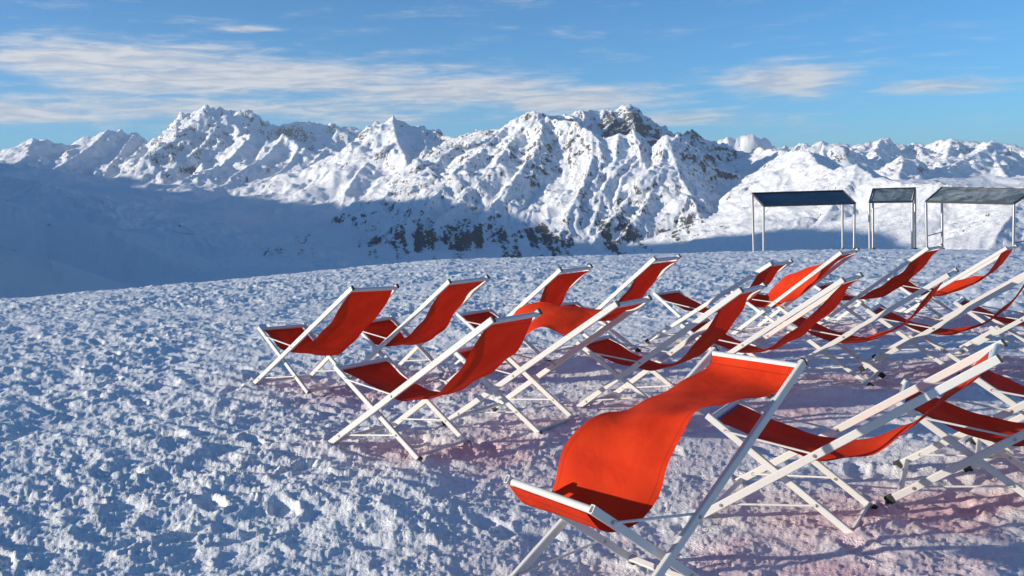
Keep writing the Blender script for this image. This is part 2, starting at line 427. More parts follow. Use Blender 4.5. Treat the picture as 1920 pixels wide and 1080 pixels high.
# ------------------------------------------------------------------ mountains: a skeleton of crests, each (u, v, distance)
c1 = lambda l, D: [(x / 2.842, 180 + y / 2.842, D) for x, y in l]
c2 = lambda l, D: [(600 + x / 3.376, 180 + y / 3.376, D) for x, y in l]
c3 = lambda l, D: [(1000 + x / 3.375, 180 + y / 3.375, D) for x, y in l]
c4 = lambda l, D: [(1400 + x / 3.692, 220 + y / 3.692, D) for x, y in l]
RID = []          # (points, cross slope, foot length, roughness, rock bias)
def rid(pts, k=.8, L=500, rough=1., rock=0.): RID.append((pts, k, L, rough, rock))
# left range
rid(c1([(-200, 330), (0, 310), (30, 295), (90, 270), (135, 235), (180, 228), (240, 250), (290, 258), (330, 250), (390, 260), (440, 245), (500, 235), (535, 205), (575, 178), (620, 200), (670, 225), (700, 205), (720, 205), (775, 240), (800, 250)], 9000), .75, 700, .9, .1)
rid(c1([(800, 250), (870, 215), (920, 180), (980, 145), (1030, 95), (1070, 62), (1110, 60), (1135, 80), (1165, 55), (1190, 70), (1205, 95), (1240, 85), (1275, 72), (1320, 90), (1370, 105), (1430, 145), (1480, 165), (1550, 165), (1590, 140), (1650, 130), (1700, 150), (1730, 160), (1770, 145), (1800, 165)], 8400), .9, 600, 1.3, .12)
rid(c2([(0, 175), (20, 185), (80, 175), (110, 195), (160, 200), (220, 190), (280, 215), (345, 240), (420, 260)], 8400), .8, 600, 1.0, .2)
rid([(385, 205, 8400), (350, 240, 8050), (320, 265, 7700), (300, 280, 7400)], .9, 300, 1.2, .3)
rid([(412, 203, 8400), (405, 240, 8000), (385, 268, 7600), (350, 295, 7200)], .9, 300, 1.2, .3)
rid([(448, 207, 8400), (440, 235, 8100), (455, 255, 7700), (471, 252, 7500), (440, 290, 7000), (400, 318, 6600), (340, 335, 6300)], .7, 350, 1., 0.)
rid([(531, 254, 7300), (545, 262, 7150), (560, 275, 6950), (545, 305, 6600), (505, 335, 6250), (470, 350, 6050)], .8, 300, 1., 0.)
rid([(531, 254, 7300), (505, 285, 6900), (470, 310, 6600), (430, 335, 6300)], .8, 300, 1., 0.)
rid([(612, 275, 6900), (640, 288, 6750), (612, 310, 6450), (575, 340, 6150), (535, 368, 5850)], .8, 300, .9, 0.)
rid([(612, 275, 6900), (590, 300, 6600), (560, 322, 6350)], .8, 300, .9, 0.)
rid([(201, 242, 9000), (172, 272, 8300), (130, 298, 7900), (100, 318, 7500)], .6, 500, .7, 0.)
rid([(252, 252, 9000), (228, 285, 8200), (200, 315, 7600)], .7, 400, .8, 0.)
rid([(63, 260, 9000), (50, 290, 8200), (20, 315, 7600)], .5, 500, .6, 0.)
# second range with its own summit
rid([(612, 328, 5750), (630, 313, 5800), (660, 290, 5900), (683, 272, 6000), (700, 254, 6050), (720, 242, 6050), (738, 224, 6050), (760, 230, 6050), (775, 241, 6050), (793, 241, 6050), (807, 244, 6000), (825, 254, 5900), (849, 258, 5800), (870, 262, 5700)], .8, 450, 1.5, .25)
rid([(735, 226, 6050), (745, 265, 5600), (762, 300, 5250), (770, 330, 4950), (740, 360, 4700)], .7, 350, .9, 0.)
rid([(720, 242, 6050), (700, 290, 5600), (668, 330, 5250), (645, 365, 4950)], .6, 350, .7, 0.)
rid([(640, 305, 5850), (610, 345, 5500), (570, 372, 5250)], .6, 350, .7, 0.)
rid([(790, 242, 6050), (800, 275, 5600), (790, 300, 5200)], .7, 300, 1., .1)
rid([(850, 262, 5400), (878, 250, 5200), (896, 247, 5100), (920, 244, 5050), (939, 243, 5000), (955, 236, 4900)], .9, 400, 1.2, .35)
rid([(939, 244, 5000), (896, 269, 4750), (855, 278, 4600), (825, 295, 4450), (807, 309, 4350), (790, 330, 4250), (778, 350, 4150)], .8, 260, 1.2, .3)
# the main massif
rid([(955, 234, 4600), (970, 218, 4600), (985, 217, 4600), (997, 209, 4600), (1006, 212, 4600), (1027, 211, 4600), (1041, 214, 4620), (1062, 215, 4650), (1071, 211, 4650), (1086, 210, 4650), (1093, 207, 4650), (1116, 205, 4700), (1130, 208, 4700), (1148, 208, 4700), (1163, 202, 4700), (1181, 198, 4700), (1190, 202, 4690), (1199, 205, 4680), (1205, 213, 4660), (1219, 224, 4630), (1237, 236, 4600), (1255, 251, 4600), (1268, 252, 4610), (1281, 248, 4630), (1299, 247, 4650), (1308, 254, 4680), (1326, 263, 4720), (1344, 269, 4760), (1364, 272, 4790), (1394, 281, 4800), (1409, 284, 4760), (1425, 278, 4650)], .95, 420, 1.3, .1)
rid([(1181, 198, 4700), (1190, 225, 4500), (1192, 250, 4330)], 1.0, 260, 1.3, .8)
rid([(1148, 208, 4700), (1152, 232, 4500), (1158, 252, 4300)], 1.0, 260, 1.3, .8)
rid([(1000, 213, 4500), (1025, 218, 4420), (1050, 224, 4350), (1075, 228, 4280), (1092, 238, 4220), (1108, 247, 4150), (1128, 262, 4130), (1147, 255, 4120), (1160, 251, 4110), (1175, 258, 4110), (1187, 249, 4100), (1203, 258, 4080), (1218, 278, 4060), (1235, 264, 4040), (1250, 251, 4020), (1262, 262, 4000), (1270, 280, 3970)], .95, 380, 1.3, .1)
for p in ([(1108, 247, 4150), (1112, 290, 3960), (1098, 340, 3740), (1072, 385, 3540), (1052, 430, 3380), (1038, 480, 3230)],
          [(1160, 251, 4110), (1152, 310, 3880), (1132, 360, 3660), (1116, 405, 3490), (1100, 450, 3340)],
          [(1187, 249, 4100), (1203, 300, 3900), (1190, 350, 3690), (1165, 390, 3520), (1120, 440, 3340), (1095, 492, 3180)],
          [(1250, 251, 4020), (1264, 300, 3850), (1276, 335, 3710), (1292, 360, 3600), (1303, 385, 3510), (1318, 430, 3370), (1330, 480, 3230)],
          [(1108, 247, 4150), (1120, 262, 4090), (1128, 300, 3920), (1118, 345, 3730)],
          [(1250, 251, 4020), (1240, 305, 3830), (1225, 355, 3640), (1195, 405, 3460), (1160, 450, 3320), (1130, 495, 3180)],
          [(1025, 218, 4420), (1000, 285, 4080), (965, 335, 3860), (920, 385, 3640), (870, 440, 3450), (825, 492, 3300)],
          [(985, 217, 4600), (960, 260, 4300), (935, 300, 4090), (895, 345, 3880), (850, 390, 3700), (790, 440, 3500)],
          [(960, 232, 4600), (925, 262, 4400), (895, 288, 4230), (865, 310, 4100), (845, 330, 4000), (828, 352, 3900), (805, 378, 3800), (780, 400, 3700), (745, 430, 3550)]):
    rid(p, .88, 230, 1.3, .08)
rid([(1299, 247, 4650), (1322, 282, 4480), (1342, 318, 4330)], 1.0, 150, 1.3, .35)
rid([(1425, 278, 4650), (1440, 298, 4420), (1432, 325, 4180), (1418, 350, 3980), (1412, 385, 3800)], 1.0, 200, 1.2, .1)
# right shoulder
rid([(1425, 278, 4650), (1451, 280, 4450), (1470, 284, 4200), (1510, 284, 3750), (1520, 286, 3650), (1533, 308, 3480), (1562, 317, 3300), (1579, 311, 3260), (1606, 309, 3180), (1622, 320, 3120), (1641, 334, 3040), (1655, 331, 3000), (1684, 342, 2900), (1725, 345, 2780), (1760, 344, 2700), (1801, 350, 2620), (1850, 353, 2540), (1920, 353, 2460), (2100, 360, 2350)], .66, 600, .75, 0.)
rid([(1470, 284, 4200), (1467, 320, 3950), (1450, 360, 3700), (1440, 400, 3450), (1425, 450, 3150), (1420, 490, 2980)], .85, 250, .7, .1)
rid([(1606, 309, 3180), (1600, 335, 3060), (1570, 370, 2920), (1545, 410, 2780)], .55, 250, .7, .25)
rid([(1760, 344, 2700), (1770, 400, 2480), (1775, 450, 2330)], .45, 300, .4, -.1)
rid([(1920, 353, 2460), (1900, 400, 2250), (1870, 440, 2100), (1850, 480, 1980)], .5, 300, .7, .15)
# far ranges on the right
rid(c3([(1100, 310), (1160, 285), (1190, 265), (1240, 250), (1280, 275), (1340, 248), (1400, 270), (1480, 320), (1560, 330)], 14000), .8, 900, 1.0, .1)
rid(c4([(60, 230), (200, 212), (290, 195), (340, 205), (390, 185), (440, 200), (525, 172), (560, 180), (600, 178), (650, 180), (740, 205), (820, 180), (870, 180), (930, 152), (970, 170), (1040, 172), (1100, 200), (1160, 180), (1230, 205), (1270, 215), (1340, 170), (1420, 155), (1480, 165), (1600, 180), (1640, 195), (1700, 172), (1760, 185), (1830, 200), (1900, 215), (1980, 225), (2300, 240)], 9800), .8, 700, 1.2, .1)
rid(c4([(400, 240), (525, 172), (600, 230), (700, 240), (760, 290), (850, 290), (950, 330)], 8200), .8, 500, 1.2, 0.)
rid(c4([(525, 172), (520, 230), (440, 260)], 8000), .8, 400, 1.2, 0.)
rid([(1652, 262, 9400), (1640, 285, 8800), (1655, 300, 8300), (1665, 318, 8000)], .8, 400, 1.2, 0.)
rid(c4([(930, 400), (1000, 330), (1040, 290), (1075, 268), (1130, 310), (1200, 370), (1290, 430)], 7600), .9, 500, 1.2, .1)
rid([(1691, 292, 7600), (1692, 312, 7200), (1685, 330, 6900)], .8, 300, 1.1, 0.)
rid([(1785, 262, 9500), (1775, 295, 8700), (1770, 315, 8200)], .8, 400, 1.2, 0.)
rid([(1863, 266, 8800), (1845, 285, 8400), (1805, 300, 8000), (1775, 320, 7600)], .8, 400, 1.2, .1)
rid([(1863, 266, 8800), (1866, 300, 8200), (1877, 318, 7800), (1900, 345, 7200)], .9, 400, 1.2, .1)
rid([(1715, 270, 9600), (1745, 300, 8700), (1800, 335, 7800), (1850, 350, 7200)], .7, 500, 1.1, .2)
# shaded slopes on the left, nearer
rid([(-260, 340, 4800), (0, 328, 4300), (40, 336, 4200), (90, 342, 4100), (130, 362, 3950), (160, 388, 3750), (220, 412, 3500)], .35, 700, .8, .0)
rid([(-300, 330, 1900), (0, 374, 1650), (32, 388, 1620), (105, 408, 1580), (140, 411, 1560), (170, 416, 1540), (190, 428, 1520), (260, 462, 1450), (330, 495, 1380), (420, 530, 1300)], .42, 900, .45, -.05)
rid([(-300, 440, 900), (0, 457, 830), (35, 461, 820), (53, 472, 810), (88, 490, 790), (105, 507, 770), (125, 540, 740)], .45, 600, .15, -.1)
# valley floor and snow fields between them (control points)
BASE = [(60, 430, 2600), (60, 350, 5200), (0, 320, 6800), (540, 488, 3000), (400, 472, 3100), (250, 440, 3500), (450, 432, 4200), (600, 430, 4000), (350, 402, 5000), (200, 372, 5600), (100, 352, 6000), (300, 348, 6400), (480, 372, 5500), (620, 405, 4700),
        (700, 425, 4100), (750, 475, 3300), (850, 500, 3050), (1000, 540, 2900), (1200, 540, 2800), (1350, 460, 3250), (1380, 430, 3700), (1450, 500, 2600), (1600, 520, 2300), (1800, 520, 1900), (1920, 520, 1800), (300, 560, 1000), (0, 620, 500), (700, 560, 900), (1200, 570, 900), (1800, 560, 900),
        (1450, 330, 7200), (1600, 345, 6500), (1750, 362, 5600), (1900, 372, 5200), (1450, 370, 5200), (1700, 390, 4400), (800, 310, 7600), (500, 310, 10500), (1100, 310, 9000), (1500, 320, 12000), (1900, 320, 12500), (1700, 335, 8600), (1560, 330, 8600), (100, 320, 12000), (1340, 320, 11500), (1400, 312, 16500), (700, 312, 16500), (1900, 318, 16500), (100, 320, 16500)]
pl = np.array([ray(*p) for p in BASE])
# the mountains west of the picture keep the valley in shade
WCD = [(800, 25), (926, 40), (1500, 110), (1829, 170), (2096, 335), (2358, 410), (2700, 450), (3274, 425), (3700, 415), (4100, 520), (4406, 570), (5000, 580), (5400, 600), (5900, 615), (6600, 645), (7023, 700), (8400, 830), (11000, 950)]
WC = np.array([(-d * math.sin(math.radians(40)), d * math.cos(math.radians(40)), z) for d, z in WCD])
def terrain(X, Y):
    sh = X.shape; X = X.ravel(); Y = Y.ravel(); r = np.hypot(X, Y)
    w = np.zeros(X.shape); s = np.zeros(X.shape)
    for p in pl:
        k = 1 / (((X - p[0]) ** 2 + (Y - p[1]) ** 2 + 200 ** 2) ** 2)
        w += k; s += k * p[2]
    H = s / w
    H = np.where(Y < 0, -120 - .12 * r, H)
    H += np.clip((r - 1500) / 1000, 0, 1) * (14 * fbm(X / 700, Y / 700, 4) + 26 * (ridged(X / 620, Y / 760, 5, .5) - .9))
    ROUGH = np.full(X.shape, .35); ROCK = np.full(X.shape, -.12)
    dw = np.clip(r / 4000, .15, 1.8)
    WX = X + 75 * dw * fbm(X / 420, Y / 420, 4, .55); WY = Y + 75 * dw * fbm(X / 420 + 50, Y / 420 - 20, 4, .55)
    jag = perlin(X / 60 + 9, Y / 60) + .6 * perlin(X / 26, Y / 26 + 3)
    def addridge(P, k, L, rough, rock, warp):
        nonlocal H, ROUGH, ROCK
        reach = 2.4 * L + 900
        lo = P[:, :2].min(0) - reach; hi = P[:, :2].max(0) + reach
        idx = np.where((X > lo[0]) & (X < hi[0]) & (Y > lo[1]) & (Y < hi[1]))[0]
        if len(idx) == 0: return
        x0, y0 = X[idx], Y[idx]; x1, y1 = WX[idx], WY[idx]
        best = np.full(len(idx), -1e9); bd = np.full(len(idx), 1e9); S = np.zeros(len(idx)); arc = 0.; side = np.zeros(len(idx))
        for a, b in zip(P, P[1:]):
            d = b[:2] - a[:2]; L2 = d @ d + 1e-6
            t = np.clip(((x0 - a[0]) * d[0] + (y0 - a[1]) * d[1]) / L2, 0, 1)
            ds0 = np.hypot(x0 - a[0] - t * d[0], y0 - a[1] - t * d[1])
            t1 = np.clip(((x1 - a[0]) * d[0] + (y1 - a[1]) * d[1]) / L2, 0, 1)
            ds1 = np.hypot(x1 - a[0] - t1 * d[0], y1 - a[1] - t1 * d[1])
            mixw = np.clip(ds0 / 120, 0, 1)              # near the crest follow the exact line
            ds = ds0 * (1 - mixw) + ds1 * mixw
            z = a[2] + (b[2] - a[2]) * t
            fall = k * (L * (1 - np.exp(-ds / L)) * .55 + ds * .45)
            v = z - fall
            up = v > best
            best = np.where(up, v, best); bd = np.where(up, ds0, bd)
            sd_ = (x0 - a[0]) * d[1] - (y0 - a[1]) * d[0]
            S = np.where(up, arc + t * math.sqrt(L2), S); side = np.where(up, np.sign(sd_) * 37., side); arc += math.sqrt(L2)
        # gullies and ribs run straight down from the crest
        f_ = np.clip(P[:, 1].mean() / 4200, .35, 2.2); sw = S + .25 * (x1 - x0)
        g_ = ridged(sw / (120 * f_) + side + L * .01, bd / (900 * f_), 4, .6) - .95
        g2 = ridged(sw / (38 * f_) + side, bd / (260 * f_) + 3, 3, .6) - .9
        best = best + (rough - .15) * f_ * (22 * g_ + 9 * g2) * (1 - np.exp(-bd / (70 * f_)))
        cur = H[idx]; up = best > cur
        near = np.clip(1 - bd / (L * 1.6), 0, 1)
        # soft union
        dlt = best - cur; kk = 20. * dw[idx]
        mx = np.maximum(best, cur) + np.clip(kk - np.abs(dlt), 0, None) ** 2 / (4 * kk)
        H[idx] = mx
        f = np.clip(dlt / 40 + .5, 0, 1)
        tgt = .35 + (rough - .35) * (.45 + .55 * near)
        ROUGH[idx] = ROUGH[idx] * (1 - f) + tgt * f
        ROCK[idx] = ROCK[idx] * (1 - f) + (rock * near) * f
    for pts, k, L, ro, rk in RID:
        addridge(np.array([ray(*p) for p in pts]), k, L, ro, rk, 1)
    addridge(WC, 1.1, 900, .8, 0., 1)
    far = np.clip(r / 4200, .3, 2.2)
    # fluting and broken rock: ridges elongated down the faces that look south
    n = ridged(WX / (170 * far) , WY / (190 * far), 6, .55) - .95
    n2 = ridged(WX / (52 * far), WY / (60 * far), 4, .66) - .95
    H = H + far * ROUGH * (6 * n + 6 * n2)
    H += ROUGH * 1.8 * jag
    return H.reshape(sh), ROCK.reshape(sh), ROUGH.reshape(sh)
az = az_grid(-29, 35, 820, 130)
rm = np.concatenate([np.linspace(300, 1400, 40), np.linspace(1410, 2200, 70), np.linspace(2206, 3100, 150), np.linspace(3105, 4760, 380), np.linspace(4775, 6400, 130), np.linspace(6420, 10200, 190), np.linspace(10300, 17500, 60), [20000, 26000, 34000]])
R_, A_ = np.meshgrid(rm, az, indexing='ij')
X = R_ * np.sin(A_); Y = R_ * np.cos(A_)
Z, RK, RO = terrain(X, Y)
pb = plateau_base(X, Y)
t = np.clip((R_ - 330) / 400, 0, 1)
Z = np.where(R_ < 400, np.minimum(Z, pb - 6), Z)
mo, co = grid_mesh('mountain_range', X, Y, Z, MOUNT, kind='structure')
at_ = mo.data.attributes.new('rock', 'FLOAT', 'POINT')
zz_ = co[:, 2]; vn = np.zeros(len(co))
rk = RK.ravel().copy()
# dark crags and woods low on the south faces
lowm = np.clip((-60 - zz_) / 90, 0, 1) * (np.hypot(co[:, 0], co[:, 1]) > 3000) * (co[:, 0] > -650) * (co[:, 0] < 1300)
wood = np.clip(ridged(co[:, 0] / 85. + co[:, 1] / 900., co[:, 1] / 1300., 4, .6) - .62, 0, 1)
rk = rk + lowm * wood * (.85 + .5 * perlin(co[:, 0] / 140., co[:, 1] / 240.))
at_.data.foreach_set('value', rk.astype(np.float32))

# ------------------------------------------------------------------ viewing canopies at the rim of the plateau
def glass_roof_material(name, c0, c1):
    m, t, b = mat(name)
    tc = N(t, 'ShaderNodeTexCoord').outputs['Object']
    n = noise(t, tc, 1.6, 7, .66, .6)
    t.links.new(mixc(t, mrange(t, n, .38, .66), c0, c1), b.inputs['Base Color'])
    t.links.new(mrange(t, n, .3, .8, .05, .30), b.inputs['Roughness'])
    b.inputs['Specular IOR Level'].default_value = .8
    return m
GLASS = glass_roof_material('dark_tinted_glass', (.012, .022, .035), (.035, .055, .075))
GLASSG = glass_roof_material('frosted_glass_painted_reflection', (.09, .11, .115), (.36, .39, .37))  # pale streaks paint cloud reflections into the roof colour, along with frost
FRAME = plain('grey_steel_frame', (.10, .095, .09), .5, .5)
def canopy(label, BL, BR, FR, FL, post_base, rails=(), glass=None):
    """roof corners and post feet as (u, v, distance)"""
    c = [Vector(ray(*p)) for p in (BL, BR, FR, FL)]
    feet = [Vector(ray(*p)) for p in post_base]
    base = sum(feet, Vector()) / 4
    root = bpy.data.objects.new('viewing_canopy', None); COL.objects.link(root); root.location = base
    root['label'] = label; root['category'] = 'canopy'; root['group'] = 'canopies along the rim of the plateau'
    L = [p - base for p in c]
    nrm = (L[1] - L[0]).cross(L[3] - L[0]).normalized()
    if nrm.z < 0: nrm = -nrm
    bm = bmesh.new()
    ctr = sum(L, Vector()) / 4
    ins = [p + (ctr - p).normalized() * .05 for p in L]
    top = [bm.verts.new(p + nrm * .012) for p in ins]; bot = [bm.verts.new(p - nrm * .012) for p in ins]
    bm.faces.new(top); bm.faces.new(bot[::-1])
    for i in range(4): bm.faces.new((top[i], bot[i], bot[(i + 1) % 4], top[(i + 1) % 4]))
    link('glass_panel', from_bm(bm, 'glass_panel', glass or GLASS), None, root)
    for i in range(4):
        bm = bmesh.new(); a, b = L[i], L[(i + 1) % 4]; e = (b - a).normalized() * (.028 if i % 2 else -.028)
        bar(bm, a - e, b + e, .055, .075, nrm, .006)
        link('roof_beam', from_bm(bm, 'roof_beam', FRAME), None, root)
    for i in range(4):
        bm = bmesh.new(); f = feet[i] - base
        rod(bm, [f - Vector((0, 0, .5)), L[i] - nrm * .03], .045, 14)
        po = link('post', from_bm(bm, 'post', STEEL, True), None, root)
        bm = bmesh.new(); d = Vector((0, 0, 1))
        rod(bm, [f - d * .1, f + d * .05], .085, 14)
        link('base_plate', from_bm(bm, 'base_plate', FRAME, True), None, po)
    for i, j, h in rails:
        bm = bmesh.new(); a, b = feet[i] - base, feet[j] - base
        rod(bm, [a + (L[i] - a) * h, b + (L[j] - b) * h], .018, 8)
        link('side_rail', from_bm(bm, 'side_rail', FRAME, True), None, root)
    return root
canopy('leftmost canopy with dark navy glass roof on four steel posts', (1411, 363, 36.8), (1580, 358, 39.6), (1603, 381, 38.8), (1432, 386, 36.0),
       [(1414, 477, 36.8), (1580, 467, 39.6), (1601, 467, 38.8), (1432, 480, 36.0)])
canopy('narrowest canopy, square glass roof, between the two long ones', (1637, 355, 39.8), (1716, 353, 40.4), (1711, 378, 39.2), (1630, 379, 38.6),
       [(1637, 467, 39.8), (1716, 467, 40.4), (1711, 469, 39.2), (1631, 469, 38.6)], (), GLASSG)
canopy('rightmost canopy with long pale reflecting roof and a low side rail', (1766, 352, 40.2), (1938, 356, 38.5), (1901, 382, 37.4), (1736, 378, 39.0),
       [(1767, 467, 40.2), (1936, 472, 38.5), (1900, 474, 37.4), (1738.5, 468, 39.0)], [(3, 0, .28), (2, 1, .2)], GLASSG)

# ------------------------------------------------------------------ deck chairs
def P2(x, z, w, s): return Vector((x, s * w / 2, z))
def lerp(a, b, t): return a + (b - a) * t
RW, RH = .020, .0365
def a_pt(u, s): return P2(lerp(A0X, A1X, u), A1Z * u, lerp(WA, WT, u) - RW, s)
def b_pt(u, s): return P2(lerp(B1X, B0X, u), B1Z * (1 - u), WB - RW, s)
A_LEN = (a_pt(1, 1) - a_pt(0, 1)).length; B_LEN = (b_pt(1, 1) - b_pt(0, 1)).length
AO = Vector((A0X, 0, 0))              # origin of the back frame parts: its foot line
PARTS = []                            # (name, mesh, parent key, key, is_back_frame)
def mesh_of(fn, name, m, off=Vector(), smooth=False):
    bm = bmesh.new(); fn(bm)
    bmesh.ops.translate(bm, verts=bm.verts, vec=-off)
    return from_bm(bm, name, m, smooth)
for s, sn in ((1, 'n'), (-1, 'f')):
    d = (a_pt(1, s) - a_pt(0, s)).normalized(); side = Vector((0, 1, 0))
    nrmA = d.cross(side).normalized()
    PARTS.append(('back_rail', mesh_of(lambda bm: bar(bm, a_pt(0, s) + d * .022, a_pt(1, s) + d * .004, RW, RH, nrmA, .003), 'back_rail', WHITE, AO), None, 'ar' + sn, 1))
    PARTS.append(('end_cap', mesh_of(lambda bm: bar(bm, a_pt(1, s) + d * .004, a_pt(1, s) + d * .013, RW + .001, RH + .001, nrmA, .003), 'end_cap', CAP, AO), 'ar' + sn, '', 1))
    def foot(bm, p=a_pt(0, s), d=d, nn=nrmA):
        bar(bm, p - d * .004, p + d * .034, RW + .010, RH + .008, nn, .006)
    PARTS.append(('foot_cap', mesh_of(foot, 'foot_cap', RUBBER, AO), 'ar' + sn, '', 1))
    for u in (UL, UD):
        def bo(bm, p=a_pt(u, s)):
            rod(bm, [p - Vector((0, .014, 0)), p + Vector((0, .0132, 0))], .0085, 12)
            rod(bm, [p - Vector((0, .0165, 0)), p + Vector((0, .0155, 0))], .0048, 8)
        PARTS.append(('bolt', mesh_of(bo, 'bolt', BOLT, AO, True), 'ar' + sn, '', 1))
    e = (b_pt(1, s) - b_pt(0, s)).normalized(); nrmB = e.cross(side).normalized()
    PARTS.append(('seat_rail', mesh_of(lambda bm: bar(bm, b_pt(1, s) - e * .03, b_pt(0, s) - e * .012, RW, RH - .004, nrmB, .003, True), 'seat_rail', WHITE), None, 'br' + sn, 0))
    def foot2(bm, p=b_pt(1, s), d=-e, nn=nrmB):
        bar(bm, p - d * .004, p + d * .040, RW + .010, RH + .004, nn, .006)
    PARTS.append(('foot_cap', mesh_of(foot2, 'foot_cap', RUBBER), 'br' + sn, '', 0))
    for u in (UU, UE):
        def bo2(bm, p=b_pt(u, s)):
            rod(bm, [p - Vector((0, .014, 0)), p + Vector((0, .0132, 0))], .0075, 12)
        PARTS.append(('bolt', mesh_of(bo2, 'bolt', BOLT, Vector(), True), 'br' + sn, '', 0))
    # struts lie between the two frames
    ins = Vector((0, -s * .004, 0))
    def strut(bm, a, b):
        q = (b - a).normalized()
        rod(bm, [a, a + q * .03, b - q * .03, b], .0052, 8)
    PARTS.append(('upper_strut', mesh_of(lambda bm: strut(bm, b_pt(UU, s) + Vector((0, s * .016, 0)), a_pt(UL, s) - Vector((0, s * .013, 0))), 'upper_strut', WHITE, Vector(), True), None, '', 0))
    PARTS.append(('lower_strut', mesh_of(lambda bm: strut(bm, a_pt(UD, s) - Vector((0, s * .014, 0)), b_pt(UE, s) + Vector((0, s * .013, 0))), 'lower_strut', WHITE, Vector(), True), None, '', 0))
def xbar(bm, pf, r=None, w=.02, h=.03, up=Vector((0, 0, 1))):
    a, b = pf(1), pf(-1)
    if r: rod(bm, [a, b], r, 14)
    else: bar(bm, a, b, w, h, up, .003)
TB = (lambda s: a_pt(.985, s) - Vector((0, s * .010, 0)))
FBp = (lambda s: b_pt(.015, s) - Vector((0, s * .010, 0)))
PARTS.append(('top_bar', mesh_of(lambda bm: xbar(bm, TB, .0155), 'top_bar', WHITE, AO, True), None, '', 1))
PARTS.append(('front_bar', mesh_of(lambda bm: xbar(bm, FBp, .0150), 'front_bar', WHITE, Vector(), True), None, '', 0))
PARTS.append(('front_crossbar', mesh_of(lambda bm: xbar(bm, lambda s: a_pt(.045, s) - Vector((0, s * .010, 0)), None, .014, .026, Vector((.8, 0, .6))), 'front_crossbar', WHITE, AO), None, '', 1))
PARTS.append(('rear_crossbar', mesh_of(lambda bm: xbar(bm, lambda s: b_pt(.93, s) - Vector((0, s * .010, 0)), None, .014, .028, Vector((-.8, 0, .6))), 'rear_crossbar', WHITE), None, '', 0))

